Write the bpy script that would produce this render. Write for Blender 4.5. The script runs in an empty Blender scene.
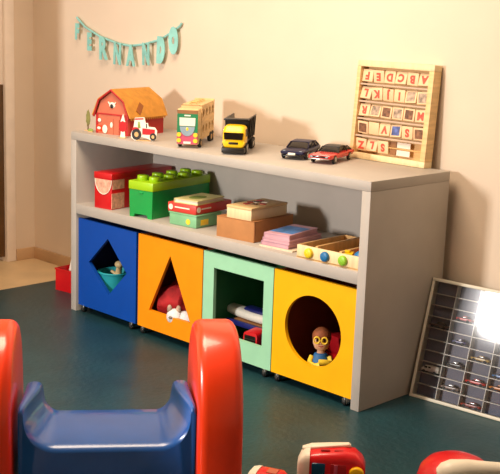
import bpy, bmesh, math, random
from mathutils import Vector, Matrix, noise
random.seed(7)
PI = math.pi
SC = bpy.context.scene
COL = SC.collection

# ------------------------------------------------------------------ materials
def lin(h):
    h = h.lstrip('#')
    r = []
    for i in (0, 2, 4):
        c = int(h[i:i+2], 16) / 255
        r.append(c / 12.92 if c <= .04045 else ((c + .055) / 1.055) ** 2.4)
    return tuple(r) + (1,)

def mat(name, col, rough=.5, var=.04, scale=14, bump=0, bscale=60, metal=0, coat=0, spec=.5, stretch=None):
    m = bpy.data.materials.new(name); m.use_nodes = True
    nt = m.node_tree; b = nt.nodes['Principled BSDF']
    b.inputs['Roughness'].default_value = rough
    b.inputs['Metallic'].default_value = metal
    b.inputs['Coat Weight'].default_value = coat
    b.inputs['Specular IOR Level'].default_value = spec
    c = lin(col)
    tc = nt.nodes.new('ShaderNodeTexCoord')
    mp = nt.nodes.new('ShaderNodeMapping')
    if stretch: mp.inputs['Scale'].default_value = stretch
    nt.links.new(tc.outputs['Object'], mp.inputs['Vector'])
    n = nt.nodes.new('ShaderNodeTexNoise'); n.inputs['Scale'].default_value = scale
    n.inputs['Detail'].default_value = 5
    nt.links.new(mp.outputs['Vector'], n.inputs['Vector'])
    r = nt.nodes.new('ShaderNodeValToRGB')
    r.color_ramp.elements[0].position = .3; r.color_ramp.elements[1].position = .7
    r.color_ramp.elements[0].color = tuple(max(0, x * (1 - 2.2 * var)) for x in c[:3]) + (1,)
    r.color_ramp.elements[1].color = tuple(min(1, x * (1 + 2.2 * var)) for x in c[:3]) + (1,)
    nt.links.new(n.outputs['Fac'], r.inputs['Fac'])
    nt.links.new(r.outputs['Color'], b.inputs['Base Color'])
    if bump:
        n2 = nt.nodes.new('ShaderNodeTexNoise'); n2.inputs['Scale'].default_value = bscale
        nt.links.new(mp.outputs['Vector'], n2.inputs['Vector'])
        bp = nt.nodes.new('ShaderNodeBump'); bp.inputs['Strength'].default_value = bump
        bp.inputs['Distance'].default_value = .01
        nt.links.new(n2.outputs['Fac'], bp.inputs['Height'])
        nt.links.new(bp.outputs['Normal'], b.inputs['Normal'])
    return m

def glass(name, tint=(1, 1, 1, 1), rough=.07):
    m = bpy.data.materials.new(name); m.use_nodes = True
    nt = m.node_tree; nt.nodes.clear()
    o = nt.nodes.new('ShaderNodeOutputMaterial'); mx = nt.nodes.new('ShaderNodeMixShader')
    t = nt.nodes.new('ShaderNodeBsdfTransparent'); t.inputs['Color'].default_value = tint
    g = nt.nodes.new('ShaderNodeBsdfGlossy'); g.inputs['Roughness'].default_value = rough
    f = nt.nodes.new('ShaderNodeFresnel'); f.inputs['IOR'].default_value = 1.5
    nt.links.new(f.outputs[0], mx.inputs[0]); nt.links.new(t.outputs[0], mx.inputs[1])
    nt.links.new(g.outputs[0], mx.inputs[2]); nt.links.new(mx.outputs[0], o.inputs[0])
    return m

M = {}
def D(k, *a, **kw): M[k] = mat(k, *a, **kw)
D('wall', 'dfccb6', .85, .015, 3, .05, 180)
D('wall_side', 'dfccb6', .85, .015, 3, .05, 180)
D('ceiling', 'eee6da', .9, .01)
D('tile', 'd8bb90', .45, .05, 6)
D('skirting', 'c9a57d', .5, .04, 9)
D('door', 'f6e8da', .45, .02)
D('door_glass', '5a3e22', .15, .05)
D('mat', '183f47', .42, .10, 5, .25, 45)
D('shelf', 'b4aca2', .55, .02, 8)
D('blue', '0545a2', .5, .02, spec=.25); D('blue_shade', '1c2c5a', .6, .03)  # second blue is darkened to stand in for shade inside the cube
D('orange', 'f59206', .5, .02, spec=.25)
D('mint', '9cd4ae', .5, .02, spec=.3); D('mint_shade', '2f7446', .6, .03)  # second green is darkened for the shade inside the mint cube
D('yellow', 'f6b402', .5, .02, spec=.25)
D('brown_shade', '7c3c16', .6, .05)  # shade inside the orange and yellow cubes, put into the body colour
D('black', '15120f', .4, .05); D('rubber', '1c1a18', .6, .05)
D('chrome', 'c8c4bc', .25, .02, metal=1)
D('red', 'c81219', .35, .04); D('deep_red', 'b0101a', .4, .05)
D('salmon', 'c4684a', .6, .05); D('barn_red', 'ae1c1a', .6, .07, 20)
D('thatch', 'c98a2e', .6, .07, 30, .1, 90)
D('thatch_dark', '9c5a22', .6, .07); D('white', 'f4ead8', .5, .02)
D('card_brown', 'b27a48', .75, .03); D('olive', '7d7a3c', .7, .1, 40)
D('leaf', '8aa04a', .7, .1, 40); D('trunk', '6e5136', .7, .1)
D('wood', 'e6c187', .5, .07, 10, stretch=(1, 1, 9)); D('wood_pale', 'eed3a2', .5, .05, 8, stretch=(9, 1, 1))
D('wood_mid', 'd0a468', .5, .07, 10, stretch=(1, 9, 1)); D('wood_dark', '8f5f33', .55, .08, 12)
D('ply', 'dcae70', .55, .06, 12)
D('truck_green', '1f7d4d', .4, .04); D('pink', 'c4516a', .4, .04); D('lamp_yellow', 'f4cf3a', .3, .02)
D('grille', '8fa3ad', .35, .03); D('screen_white', 'efe3d4', .3, .02)
D('dump_yellow', 'fbc80c', .3, .03); D('dark_glass', '17110e', .12, .02)
D('navy', '0c0c36', .35, .05, spec=.3); D('car_red', 'd41a18', .25, .04, coat=.4)
D('tan_interior', '8a7a58', .6, .05)
D('letter_red', 'e0513c', .5, .05); D('block', 'ecc79a', .55, .05, 12)
D('pic_brown', '7a5238', .6, .35, 60); D('pic_blue', '4c5a92', .6, .3, 60); D('pic_grey', 'a8917c', .6, .3, 60)
D('slat', 'c4a88e', .6, .03)
D('pale_panel', 'ecdccb', .6, .02)
D('lime', '9ecb10', .35, .03); D('green', '0a9a44', .35, .03)
D('tin_green', '7cb888', .45, .05); D('tin_red', 'd84034', .45, .04); D('cream', 'e3d793', .6, .08, 25)
D('carton', 'b67c48', .8, .04, 20); D('carton_tape', 'a56c3c', .7, .03)
D('gift_pink', 'e3a58a', .55, .14, 60)
D('book_pink', 'd8a6b0', .6, .06); D('book_mauve', 'b890a0', .6, .06); D('book_blue', '5c8fd0', .5, .2, 30)
D('book_cream', 'ecd8b8', .7, .04); D('paper', 'eadfcb', .8, .03)
D('knob_yellow', 'f0d420', .4, .05); D('knob_blue', '1c6fa8', .4, .05); D('knob_green', '8fc72c', .4, .05)
D('teal', '1a9fa8', .6, .04); D('plush_white', 'e6e2e4', .9, .08, 60, .3, 90); D('fabric_red', 'a8161a', .8, .12, 20, .3, 40)
D('beige_toy', 'd8bd8a', .55, .1, 30)
D('skin', 'e6b48e', .55, .03); D('hair', '8a4a26', .7, .12, 60); D('doll_blue', '2464a0', .6, .05); D('doll_yellow', 'f2cc34', .5, .04)
D('slide_orange', 'fa3c08', .28, .02, coat=.25); D('slide_blue', '1a58a6', .28, .03, coat=.3)
D('toy_red', 'e0141c', .3, .03, coat=.2); D('toy_white', 'f2ead6', .4, .03); D('toy_blue_glass', '12486a', .12, .04, coat=.5)
D('toy_yellow', 'ffc400', .35, .03)
D('case_frame', 'dcd6c2', .45, .03); D('case_back', '595c70', .55, .05); D('case_rail', 'cfc8b8', .35, .03)
D('banner', '8acbc4', .65, .06, 20); D('string', '8fc8c2', .7, .05)
D('mini_brown', '4a342c', .3, .1); D('mini_red', 'c8201c', .3, .05); D('mini_navy', '20246a', .3, .05)
D('mini_white', 'e8e2d4', .35, .04); D('mini_dark', '2e2a2c', .3, .1); D('mini_silver', '8f8078', .3, .1)
D('mini_gold', 'b99a50', .3, .1); D('mini_blue', '4f7fb8', .3, .05); D('mini_orange', 'd8801e', .3, .05)
D('mini_wine', '96291e', .3, .08)
M['pane'] = glass('case_glass')
M['clear'] = glass('clear_windscreen', (.75, .78, .8, 1))

# ------------------------------------------------------------------ mesh builder
class MB:
    def __init__(s): s.bm = bmesh.new()
    def _mark(s, faces, mi, smooth=False):
        for f in faces: f.material_index = mi; f.smooth = smooth
    def _merge(s, b2, mi, smooth):
        for f in b2.faces: f.material_index = mi; f.smooth = smooth
        me = bpy.data.meshes.new('tmp'); b2.to_mesh(me); b2.free()
        s.bm.from_mesh(me); bpy.data.meshes.remove(me)
    def box(s, a, b, mi=0, bev=0, rot=None, seg=2):
        b2 = bmesh.new(); bmesh.ops.create_cube(b2, size=1)
        c = [(a[i] + b[i]) / 2 for i in range(3)]; d = [abs(b[i] - a[i]) for i in range(3)]
        for v in b2.verts: v.co = Vector((v.co.x * d[0], v.co.y * d[1], v.co.z * d[2]))
        if bev: bmesh.ops.bevel(b2, geom=b2.edges[:], offset=min(bev, min(d) * .45), segments=seg, profile=.5, affect='EDGES')
        mtx = Matrix.Translation(c)
        if rot is not None: mtx = mtx @ rot
        b2.transform(mtx); s._merge(b2, mi, False); return s
    def prism(s, pts, axis, lo, hi, mi=0, bev=0, mtx=None, smooth=False, seg=2):
        # pts in the plane of the two other axes (cyclic order x,y,z)
        def co(p, t):
            return {'x': (t, p[0], p[1]), 'y': (p[0], t, p[1]), 'z': (p[0], p[1], t)}[axis]
        b2 = bmesh.new(); n = len(pts)
        A = [b2.verts.new(co(p, lo)) for p in pts]; B = [b2.verts.new(co(p, hi)) for p in pts]
        b2.faces.new(A[::-1]); b2.faces.new(B)
        for i in range(n): b2.faces.new((A[i], A[(i + 1) % n], B[(i + 1) % n], B[i]))
        bmesh.ops.recalc_face_normals(b2, faces=b2.faces[:])
        if bev:
            ed = [e for e in b2.edges if len(e.link_faces) == 2 and any(len(f.verts) == n and n > 4 for f in e.link_faces)] if n > 4 else b2.edges[:]
            bmesh.ops.bevel(b2, geom=ed, offset=bev, segments=seg, profile=.5, affect='EDGES')
        if mtx is not None: b2.transform(mtx)
        s._merge(b2, mi, smooth); return s
    def rings(s, rings, mi=0, cap=True, smooth=True, closed=True):
        b2 = bmesh.new(); R = [[b2.verts.new(p) for p in r] for r in rings]; n = len(R[0])
        for i in range(len(R) - 1):
            for j in range(n if closed else n - 1):
                k = (j + 1) % n
                b2.faces.new((R[i][j], R[i][k], R[i + 1][k], R[i + 1][j]))
        if cap and closed: b2.faces.new(R[0][::-1]); b2.faces.new(R[-1])
        bmesh.ops.recalc_face_normals(b2, faces=b2.faces[:])
        s._merge(b2, mi, smooth); return s
    def cyl(s, p0, p1, r0, r1=None, n=20, mi=0, smooth=True, bev=0):
        r1 = r0 if r1 is None else r1
        p0, p1 = Vector(p0), Vector(p1); d = (p1 - p0); L = d.length
        q = d.to_track_quat('Z', 'Y')
        prof = [(0, r0), (L, r1)]
        if bev: prof = [(0, r0 - bev), (bev * .4, r0 - bev * .3), (bev, r0), (L - bev, r1), (L - bev * .4, r1 - bev * .3), (L, r1 - bev)]
        rg = [[p0 + q @ Vector((r * math.cos(2 * PI * i / n), r * math.sin(2 * PI * i / n), z)) for i in range(n)] for z, r in prof]
        return s.rings(rg, mi, True, smooth)
    def ball(s, c, r, mi=0, u=20, v=12, fn=None):
        r = r if isinstance(r, (tuple, list)) else (r, r, r)
        b2 = bmesh.new(); bmesh.ops.create_uvsphere(b2, u_segments=u, v_segments=v, radius=1)
        for w in b2.verts:
            w.co = Vector((w.co.x * r[0], w.co.y * r[1], w.co.z * r[2]))
            if fn: w.co = fn(w.co)
            w.co += Vector(c)
        s._merge(b2, mi, True); return s
    def tube(s, pts, r, n=10, mi=0):
        pts = [Vector(p) for p in pts]; rg = []
        for i, p in enumerate(pts):
            d = (pts[min(i + 1, len(pts) - 1)] - pts[max(i - 1, 0)]).normalized()
            q = d.to_track_quat('Z', 'Y'); rr = r[i] if isinstance(r, (list, tuple)) else r
            rg.append([p + q @ Vector((rr * math.cos(2 * PI * k / n), rr * math.sin(2 * PI * k / n), 0)) for k in range(n)])
        return s.rings(rg, mi)
    def text(s, ch, size, depth, mtx, mi=0, offset=0):
        cu = bpy.data.curves.new('t', 'FONT'); cu.body = ch; cu.size = size; cu.extrude = depth
        cu.align_x = 'CENTER'; cu.align_y = 'CENTER'; cu.offset = offset; cu.resolution_u = 4
        ob = bpy.data.objects.new('t', cu); COL.objects.link(ob)
        dg = bpy.context.evaluated_depsgraph_get(); me = bpy.data.meshes.new_from_object(ob.evaluated_get(dg))
        bpy.data.objects.remove(ob); bpy.data.curves.remove(cu)
        me.transform(mtx)
        for p in me.polygons: p.material_index = mi
        k = len(s.bm.faces); s.bm.from_mesh(me); bpy.data.meshes.remove(me)
        s.bm.faces.ensure_lookup_table()
        for f in s.bm.faces[k:]: f.material_index = mi
        return s
    def xf(s, mtx): s.bm.transform(mtx); return s
    def build(s, name, mats, parent=None, sharp=40):
        me = bpy.data.meshes.new(name); s.bm.to_mesh(me); s.bm.free()
        for k in (mats if isinstance(mats, (list, tuple)) else [mats]): me.materials.append(M[k])
        try: me.set_sharp_from_angle(angle=math.radians(sharp))
        except Exception: pass
        o = bpy.data.objects.new(name, me); COL.objects.link(o)
        if parent: o.parent = parent
        return o

def tag(o, label, cat, group=None):
    o['label'] = label; o['category'] = cat
    if group: o['group'] = group
    return o
def thing(name, label, cat, loc, rz=0, group=None):
    o = bpy.data.objects.new(name, None); COL.objects.link(o); o.empty_display_size = .05
    o.location = loc; o.rotation_euler = (0, 0, rz)
    return tag(o, label, cat, group)
def struct(o): o['kind'] = 'structure'; return o
def se(hw, zb, zt, y, n=24, e=4, x0=0):
    """super-ellipse ring in the x-z plane at depth y"""
    r = []
    zc, hh = (zb + zt) / 2, (zt - zb) / 2
    for i in range(n):
        a = 2 * PI * i / n; c, s_ = math.cos(a), math.sin(a)
        r.append((x0 + hw * math.copysign(abs(c) ** (2 / e), c), y, zc + hh * math.copysign(abs(s_) ** (2 / e), s_)))
    return r
RX = lambda a: Matrix.Rotation(a, 4, 'X')
RY = lambda a: Matrix.Rotation(a, 4, 'Y')
RZ = lambda a: Matrix.Rotation(a, 4, 'Z')
T = lambda *p: Matrix.Translation(p)

# ------------------------------------------------------------------ camera (solved from the shelf unit)
cam = bpy.data.cameras.new('camera'); co = bpy.data.objects.new('camera', cam); COL.objects.link(co)
r_, u_, f_ = Vector((0.70614742, 0.70726758, 0.03359157)), Vector((-0.16710701, 0.12036559, 0.97856393)), Vector((-0.68806327, 0.69662379, -0.20318522))
mw = Matrix.Identity(4)
for i in range(3): mw[i][0], mw[i][1], mw[i][2] = r_[i], u_[i], -f_[i]
mw.translation = Vector((3.7631, -2.7106, 1.2984))
co.matrix_world = mw
cam.sensor_fit = 'HORIZONTAL'; cam.sensor_width = 36; cam.lens = 1082.68 / 500 * 36; cam.clip_start = .02
SC.camera = co

# ------------------------------------------------------------------ the room
YW, XL, XR, YF, ZC = .475, -.985, 5.2, -4.4, 2.6
ZF = -.015
struct(MB().box((XL - .1, YW, ZF), (XR + .1, YW + .1, ZC)).build('wall_back', 'wall'))
struct(MB().box((XR, YF, ZF), (XR + .1, YW, ZC)).build('wall_right', 'wall'))
struct(MB().box((XL - .1, YF - .1, ZF), (XR + .1, YF, ZC)).build('wall_front', 'wall'))
struct(MB().box((XL - .1, YF - .1, ZC), (XR + .1, YW + .1, ZC + .1)).build('ceiling', 'ceiling'))
struct(MB().box((XL - .3, YF - .1, ZF - .1), (XR + .1, YW + .1, ZF)).build('floor', 'tile'))
struct(MB().box((-.468, YF, ZF), (XR, YW - .012, 0), 0, .004).build('floor_mat', 'mat'))
# left wall: a strip by the corner, the door, then the rest
mb = MB().box((XL - .1, .355, ZF), (XL, YW, ZC)).box((XL - .1, YF, ZF), (XL, -.50, ZC)).box((XL - .1, -.5, 2.1), (XL, .355, ZC))
struct(mb.build('wall_left', 'wall_side'))
d = MB()
d.box((XL - .09, .300, ZF), (XL + .012, .355, 2.1), 0, .004)
d.box((XL - .09, -.50, ZF), (XL + .012, -.44, 2.1), 0, .004).box((XL - .09, -.44, 2.04), (XL + .012, .3, 2.1), 0, .004)
door = struct(d.build('door_1', 'door'))
l = MB()
l.box((XL - .04, .270, .9), (XL - .004, .299, 2.03), 0, .004).box((XL - .06, -.435, .0), (XL - .02, -.34, 2.03), 0, .004)
l.box((XL - .06, -.34, .0), (XL - .02, .270, .012), 0, .003).box((XL - .04, -.34, .9), (XL - .006, .27, 2.03), 0, .004)
l.box((XL - .010, .22, 1.0), (XL - .002, .225, 1.95), 0, .002)
l.build('door_leaf', 'door', door)
MB().box((XL - .025, -.34, .012), (XL - .008, .299, .9)).build('door_panel', 'door_glass', door)
# unseen stepped blocker, added to keep the lamp's light off the corner
mb = MB().box((XL, -.56, ZF), (-.395, -.46, ZC)).box((-.395, -.56, ZF), (-.29, -.46, .66)).box((-.29, -.56, ZF), (-.215, -.46, .58))
struct(mb.build('light_blocker', 'wall_side'))
sk = MB().box((XL + .012, YW - .012, ZF), (XR, YW, .046), 0, .003)
struct(sk.build('baseboard_back', 'skirting'))
struct(MB().box((XL, .357, ZF), (XL + .012, YW, .046), 0, .003).build('baseboard_left', 'skirting'))

# ------------------------------------------------------------------ shelf unit
W, DP, H, TT, SD, ZS, ST = 1.6234, .437, .78, .034, .036, .4748, .0425
u = thing('toy_shelf', 'long low grey beige shelf unit against the wall with one open shelf above four cubes', 'shelf', (W / 2, 0, 0))
def P(x): return x - W / 2
MB().box((P(0), 0, H - TT), (P(W), DP, H), 0, .002).build('top_panel', 'shelf', u)
MB().box((P(0), 0, 0), (P(SD), DP, H - TT), 0, .0015).build('side_panel', 'shelf', u)
MB().box((P(W - SD), 0, 0), (P(W), DP, H - TT), 0, .0015).build('side_panel', 'shelf', u)
MB().box((P(SD), 0.001, ZS - ST), (P(W - SD), DP - .012, ZS), 0, .0015).build('shelf_board', 'shelf', u)
MB().box((P(SD), DP - .012, .02), (P(W - SD), DP - .001, H - TT)).build('back_panel', 'shelf', u)

# ------------------------------------------------------------------ storage cubes on castors
def holed(x0, x1, z0, z1, hole, y0, y1, mi_in=1):
    """a front board with a hole: outer loop and hole bridged, with thickness"""
    b = bmesh.new()
    cx = sum(p[0] for p in hole) / len(hole); cz = sum(p[1] for p in hole) / len(hole)
    N = 96
    def cast(poly, a):
        dx, dz = math.cos(a), math.sin(a); best = 0
        for i in range(len(poly)):
            ax, az = poly[i]; bx, bz = poly[(i + 1) % len(poly)]
            ex, ez = bx - ax, bz - az; den = dx * ez - dz * ex
            if abs(den) < 1e-12: continue
            t = ((ax - cx) * ez - (az - cz) * ex) / den; s = ((ax - cx) * dz - (az - cz) * dx) / den
            if t > 0 and -1e-9 <= s <= 1 + 1e-9: best = max(best, t)
        return (cx + dx * best, cz + dz * best)
    outer = [(x0, z0), (x1, z0), (x1, z1), (x0, z1)]
    angs = sorted(set([round(2 * PI * i / N - PI, 6) for i in range(N)] + [round(math.atan2(p[1] - cz, p[0] - cx), 6) for p in outer + hole if len(hole) < 10] + [round(math.atan2(p[1] - cz, p[0] - cx), 6) for p in outer]))
    n = len(angs); V = {}
    for k, (poly, y) in enumerate(((outer, y0), (hole, y0), (hole, y1), (outer, y1))):
        V[k] = [b.verts.new((q[0], y, q[1])) for q in (cast(poly, a) for a in angs)]
    for i in range(n):
        j = (i + 1) % n
        for k in range(4):
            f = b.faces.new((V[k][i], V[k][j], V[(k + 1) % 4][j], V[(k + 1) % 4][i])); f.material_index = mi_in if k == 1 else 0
    bmesh.ops.recalc_face_normals(b, faces=b.faces[:])
    return b
def cube(x0, x1, hole, col, inner, label):
    z0, z1, dp = .0305, .4125, .395
    c = (x0 + x1) / 2
    t = thing('storage_cube', label, 'storage box', (c, .0, 0), 0, 'storage cubes under the shelf')
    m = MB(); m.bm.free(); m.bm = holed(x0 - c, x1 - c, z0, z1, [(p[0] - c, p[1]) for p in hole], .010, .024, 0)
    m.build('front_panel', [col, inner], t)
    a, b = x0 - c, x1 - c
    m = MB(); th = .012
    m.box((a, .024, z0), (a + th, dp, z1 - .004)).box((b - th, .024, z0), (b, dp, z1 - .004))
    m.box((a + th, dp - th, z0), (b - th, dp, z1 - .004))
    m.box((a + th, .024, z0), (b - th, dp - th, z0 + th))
    m.build('body', [inner], t)  # whole body in the darkened colour, imitating a shaded interior
    for sx in (a + .03, b - .03):
        for y in (.018, dp - .04):
            k = MB().cyl((sx, y, .022), (sx, y, .031), .011, n=12).box((sx - .010, y - .008, .009), (sx - .007, y + .012, .026)).box((sx + .007, y - .008, .009), (sx + .010, y + .012, .026)).build('caster', 'chrome', t)
            MB().cyl((sx - .007, y, .0130), (sx + .007, y, .0130), .0130, n=16, bev=.002).build('wheel', 'rubber', k)
    return t
cube(.041, .432, [(.371, .231), (.245, .355), (.114, .231), (.252, .115)], 'blue', 'blue_shade', 'blue storage cube on castors with a diamond shaped cut-out')
cube(.446, .829, [(.766, .109), (.641, .355), (.516, .109)], 'orange', 'brown_shade', 'orange storage cube on castors with a triangle cut-out')
cube(.834, 1.201, [(1.154, .109), (1.154, .356), (.892, .356), (.892, .109)], 'mint', 'mint_shade', 'mint green storage cube on castors with a square cut-out')
cube(1.205, 1.582, [(1.394 + .130 * math.cos(2 * PI * i / 64), .226 + .125 * math.sin(2 * PI * i / 64)) for i in range(64)], 'yellow', 'brown_shade', 'yellow storage cube on castors with a round cut-out')
ZB = .0432
# toys inside the cubes
t = thing('toy_bucket', 'teal plastic bucket inside the blue cube behind the diamond opening', 'bucket', (.178, .100, ZB))
MB().rings([[(r * math.cos(2 * PI * i / 24), r * math.sin(2 * PI * i / 24), z) for i in range(24)] for z, r in ((0, .05), (.11, .064), (.146, .070), (.150, .066), (.03, .047))]).build('bowl', 'teal', t)
MB().tube([(.071 * math.cos(2 * PI * i / 32), .071 * math.sin(2 * PI * i / 32), .147) for i in range(33)], .003, 8).build('rim', 'teal', t)
m = MB()
m.tube([(0, 0, 0), (.006, .004, .05), (.0, .01, .10), (.012, .01, .15)], [.016, .020, .017, .012]).ball((.014, .006, .165), (.020, .018, .018)).tube([(.004, .004, .10), (.035, -.006, .115), (.05, -.01, .095)], [.010, .009, .007]).tube([(0, .006, .11), (-.03, .0, .125)], [.009, .007])
o = tag(m.build('toy_figure', 'beige_toy'), 'small beige toy figure sticking up out of the teal bucket in the blue cube', 'toy'); o.scale = (1, 1, .88) 
o.location = (.176, .108, ZB + .032)
m = MB()
def rum(v): return v * (1 + .22 * noise.noise(v * 22) )
o = tag(MB().ball((0, 0, .075), (.10, .12, .095), 0, 36, 22, rum).build('red_cloth', 'fabric_red'), 'crumpled dark red fabric toy filling the orange cube', 'fabric toy'); o.location = (.572, .155, ZB + .014)
t = thing('plush_toy', 'small white and grey plush toy low in the triangle opening of the orange cube', 'plush toy', (.690, .060, ZB), .4)
t.scale = (1.35, 1.05, 1.55)
MB().ball((0, 0, .03), (.045, .032, .028), 0, 24, 14, rum).ball((-.035, -.01, .040), (.026, .024, .022)).build('plush_body', 'plush_white', t)
MB().ball((-.050, -.016, .060), (.008, .006, .012)).ball((-.022, -.014, .061), (.008, .006, .012)).ball((-.040, -.035, .042), (.006, .004, .004)).build('ears', 'pic_grey', t)
# vehicle set in the mint cube
t = thing('toy_garage', 'blue toy parking ramp with a wooden deck inside the mint green cube', 'toy ramp', (1.00, .185, ZB))
MB().box((-.12, -.09, .085), (.15, .05, .095), 0, .003).box((-.12, -.092, .082), (.15, -.086, .102), 0, .002).box((-.11, -.08, 0), (-.095, -.065, .085)).box((.12, -.08, 0), (.135, -.065, .085)).box((-.11, .03, 0), (-.095, .045, .085)).box((.12, .03, 0), (.135, .045, .085)).build('blue_deck', 'mini_navy', t)
MB().box((-.10, -.070, .095), (.14, .04, .101), 0, .003).build('wood_deck', 'wood_dark', t)
t = thing('toy_boat', 'blue and white toy boat lying on the ramp inside the mint green cube', 'toy boat', (.965, .150, ZB + .101), -.05)
MB().rings([se(w, zb, .040, y, 20, 2.6) for y, w, zb in ((-.135, .004, .024), (-.12, .018, .006), (-.07, .03, 0), (0, .034, 0), (.08, .032, 0), (.12, .026, .004))]).xf(RZ(PI / 2)@Matrix.Scale(-1,4,(1,0,0))).build('hull', 'mini_white', t)
MB().rings([se(w, .036, .052, y, 20, 2.6) for y, w in ((-.11, .010), (-.07, .024), (-.02, .028), (.02, .025))]).xf(RZ(PI / 2)@Matrix.Scale(-1,4,(1,0,0))).build('deck_cover', 'mini_navy', t)
t = thing('toy_bus', 'small red toy bus under the blue ramp inside the mint green cube', 'toy bus', (1.068, .058, ZB), .1)
t.scale = (1.1, .7, 1.55)
MB().rings([se(.030, .008, zt, y, 20, 5) for y, zt in ((-.035, .055), (-.033, .063), (.05, .066), (.053, .06))]).build('bus_body', 'red', t)
for sx in (-.029, .029):
    for y in (-.018, .032): MB().cyl((sx - .004, y, .009), (sx + .004, y, .009), .009, n=14).build('wheel', 'rubber', t)
MB().box((-.024, -.0375, .036), (.024, -.034, .055), 0, .002).build('windscreen', 'dark_glass', t)
# doll in the yellow cube
t = thing('goggles_doll', 'small doll with yellow goggles and blue clothes in the round opening of the yellow cube', 'doll', (1.374, .085, ZB), .62)
t.scale = (.84, .9, .98)
bm_ = MB()
bm_.rings([[(r * math.cos(2 * PI * i / 20), .82 * r * math.sin(2 * PI * i / 20), z) for i in range(20)] for z, r in ((0, .022), (.006, .034), (.03, .040), (.06, .036), (.082, .026), (.090, .016), (.098, .017), (.105, .028), (.122, .036), (.14, .037), (.158, .031), (.170, .018), (.174, .004))])
bm_.build('doll_body', 'skin', t)
MB().rings([[(r * math.cos(2 * PI * i / 20), .82 * r * math.sin(2 * PI * i / 20), z) for i in range(20)] for z, r in ((.001, .024), (.006, .037), (.03, .043), (.06, .039), (.084, .028), (.088, .019))]).build('blue_suit', 'doll_blue', t)
MB().tube([(-.036, -.005, .072), (-.046, -.022, .05), (-.02, -.042, .045), (.004, -.046, .052)], [.012, .013, .012, .013]).tube([(.036, -.005, .072), (.046, -.022, .056), (.022, -.040, .062), (-.004, -.044, .062)], [.012, .013, .012, .012]).build('yellow_sleeves', 'doll_yellow', t)
for s in (-1, 1):
    MB().tube([(s * .018, -.015, .018), (s * .028, -.042, .014), (s * .03, -.055, .02)], [.014, .014, .016]).build('boot', 'doll_yellow', t)
MB().ball((0, .006, .146), (.041, .036, .036), 0, 20, 12, lambda v: v if v.z > -.012 or v.y > -.005 else v * .6).build('hair', 'hair', t)
g = MB()
for s in (-1, 1): g.tube([(s * .016 + .012 * math.cos(a), -.0335 - .001, .142 + .012 * math.sin(a)) for a in [2 * PI * i / 16 for i in range(17)]], .0032, 8)
g.box((-.005, -.036, .140), (.005, -.033, .144)).build('goggles', 'doll_yellow', t)
MB().ball((-.015, -.029, .141), (.005, .003, .006)).ball((.015, -.029, .141), (.005, .003, .006)).build('eyes', 'dark_glass', t)
MB().ball((0, -.031, .131), (.004, .004, .004)).build('nose', 'skin', t)
MB().tube([(-.010, -.0265, .120), (0, -.0285, .117), (.010, -.0265, .120)], .0018, 6).build('mouth', 'deep_red', t)
t = thing('toy_truck', 'red toy truck lying behind the doll in the yellow cube', 'toy truck', (1.40, .22, ZB), PI / 2 - .2)
MB().rings([se(.035, .012, zt, y, 20, 5) for y, zt in ((-.11, .05), (-.105, .085), (-.05, .088), (-.045, .05), (.1, .05), (.105, .045))]).build('truck_body', 'red', t)
MB().box((-.033, -.035, .05), (.033, .10, .115), 0, .006).build('cargo_box', 'deep_red', t)
for sx in (-.034, .034):
    for y in (-.075, .065): MB().cyl((sx - .005, y, .015), (sx + .005, y, .015), .015, n=16).build('wheel', 'rubber', t)

# ------------------------------------------------------------------ on the shelf
# red gift box
t = thing('gift_box', 'long red gift box with a pink printed end at the left of the shelf', 'box', (.170, .205, ZS), .15)
w, dd, h = .098, .375, .152
MB().box((-w / 2, -dd / 2, 0), (w / 2, dd / 2, h - .022), 0, .002).build('box_body', 'red', t)
MB().box((-w / 2 - .002, -dd / 2 - .002, h - .026), (w / 2 + .002, dd / 2 + .002, h), 0, .002).build('lid', 'red', t)
m = MB()
yy = -dd / 2 - .0018
pts = [(-w / 2 + .006, h - .028), (w / 2 - .001, h - .028)]
m.prism([(.047 * math.cos(a) + .003, h - .028 + .062 * math.sin(a)) for a in [-PI * i / 20 for i in range(21)]], 'y', yy, yy + .0016)
m.box((w / 2 - .001, -dd / 2 + .004, .085), (w / 2 + .0016, -dd / 2 + .075, h - .028)).box((w / 2 - .001, -dd / 2 + .0, .004), (w / 2 + .0016, -dd / 2 + .075, .068))
m.build('pink_print', 'gift_pink', t)['label'] = 'pink floral print on the end of the red box'
m = MB()
m.tube([(.003 + .047 * math.cos(a), yy - .0005, h - .028 + .062 * math.sin(a)) for a in [-PI * i / 20 for i in range(21)]], .0015, 6)
m.build('print_edge', 'white', t)

# green brick-shaped box
t = thing('brick_box', 'green toy brick storage box with lime studded lid on the shelf', 'storage box', (.416, .2, ZS), .16)
w, dd = .128, .372
m = MB()
pr = [(-w / 2 + .002, .118), (-w / 2 + .005, 0), (-w / 2 + .026, 0), (-w / 2 + .032, .014), (w / 2 - .032, .014), (w / 2 - .026, 0), (w / 2 - .005, 0), (w / 2 - .002, .118)]
m.prism(pr, 'y', -dd / 2 + .003, dd / 2 - .003)
m.box((-.008, -dd / 2 - .0015, .098), (.012, -dd / 2 + .006, .106), 0, .002)
m.build('box_body', 'green', t)
MB().box((-w / 2, -dd / 2, .112), (w / 2, dd / 2, .147), 0, .003).build('lid', 'lime', t)
for i in range(2):
    for j in range(4):
        x, y = (i - .5) * .062, (j - 1.5) * .09 
        MB().cyl((x, y, .146), (x, y, .166), .0235, .0235, 28, bev=.003).build('stud', 'lime', t)

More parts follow.
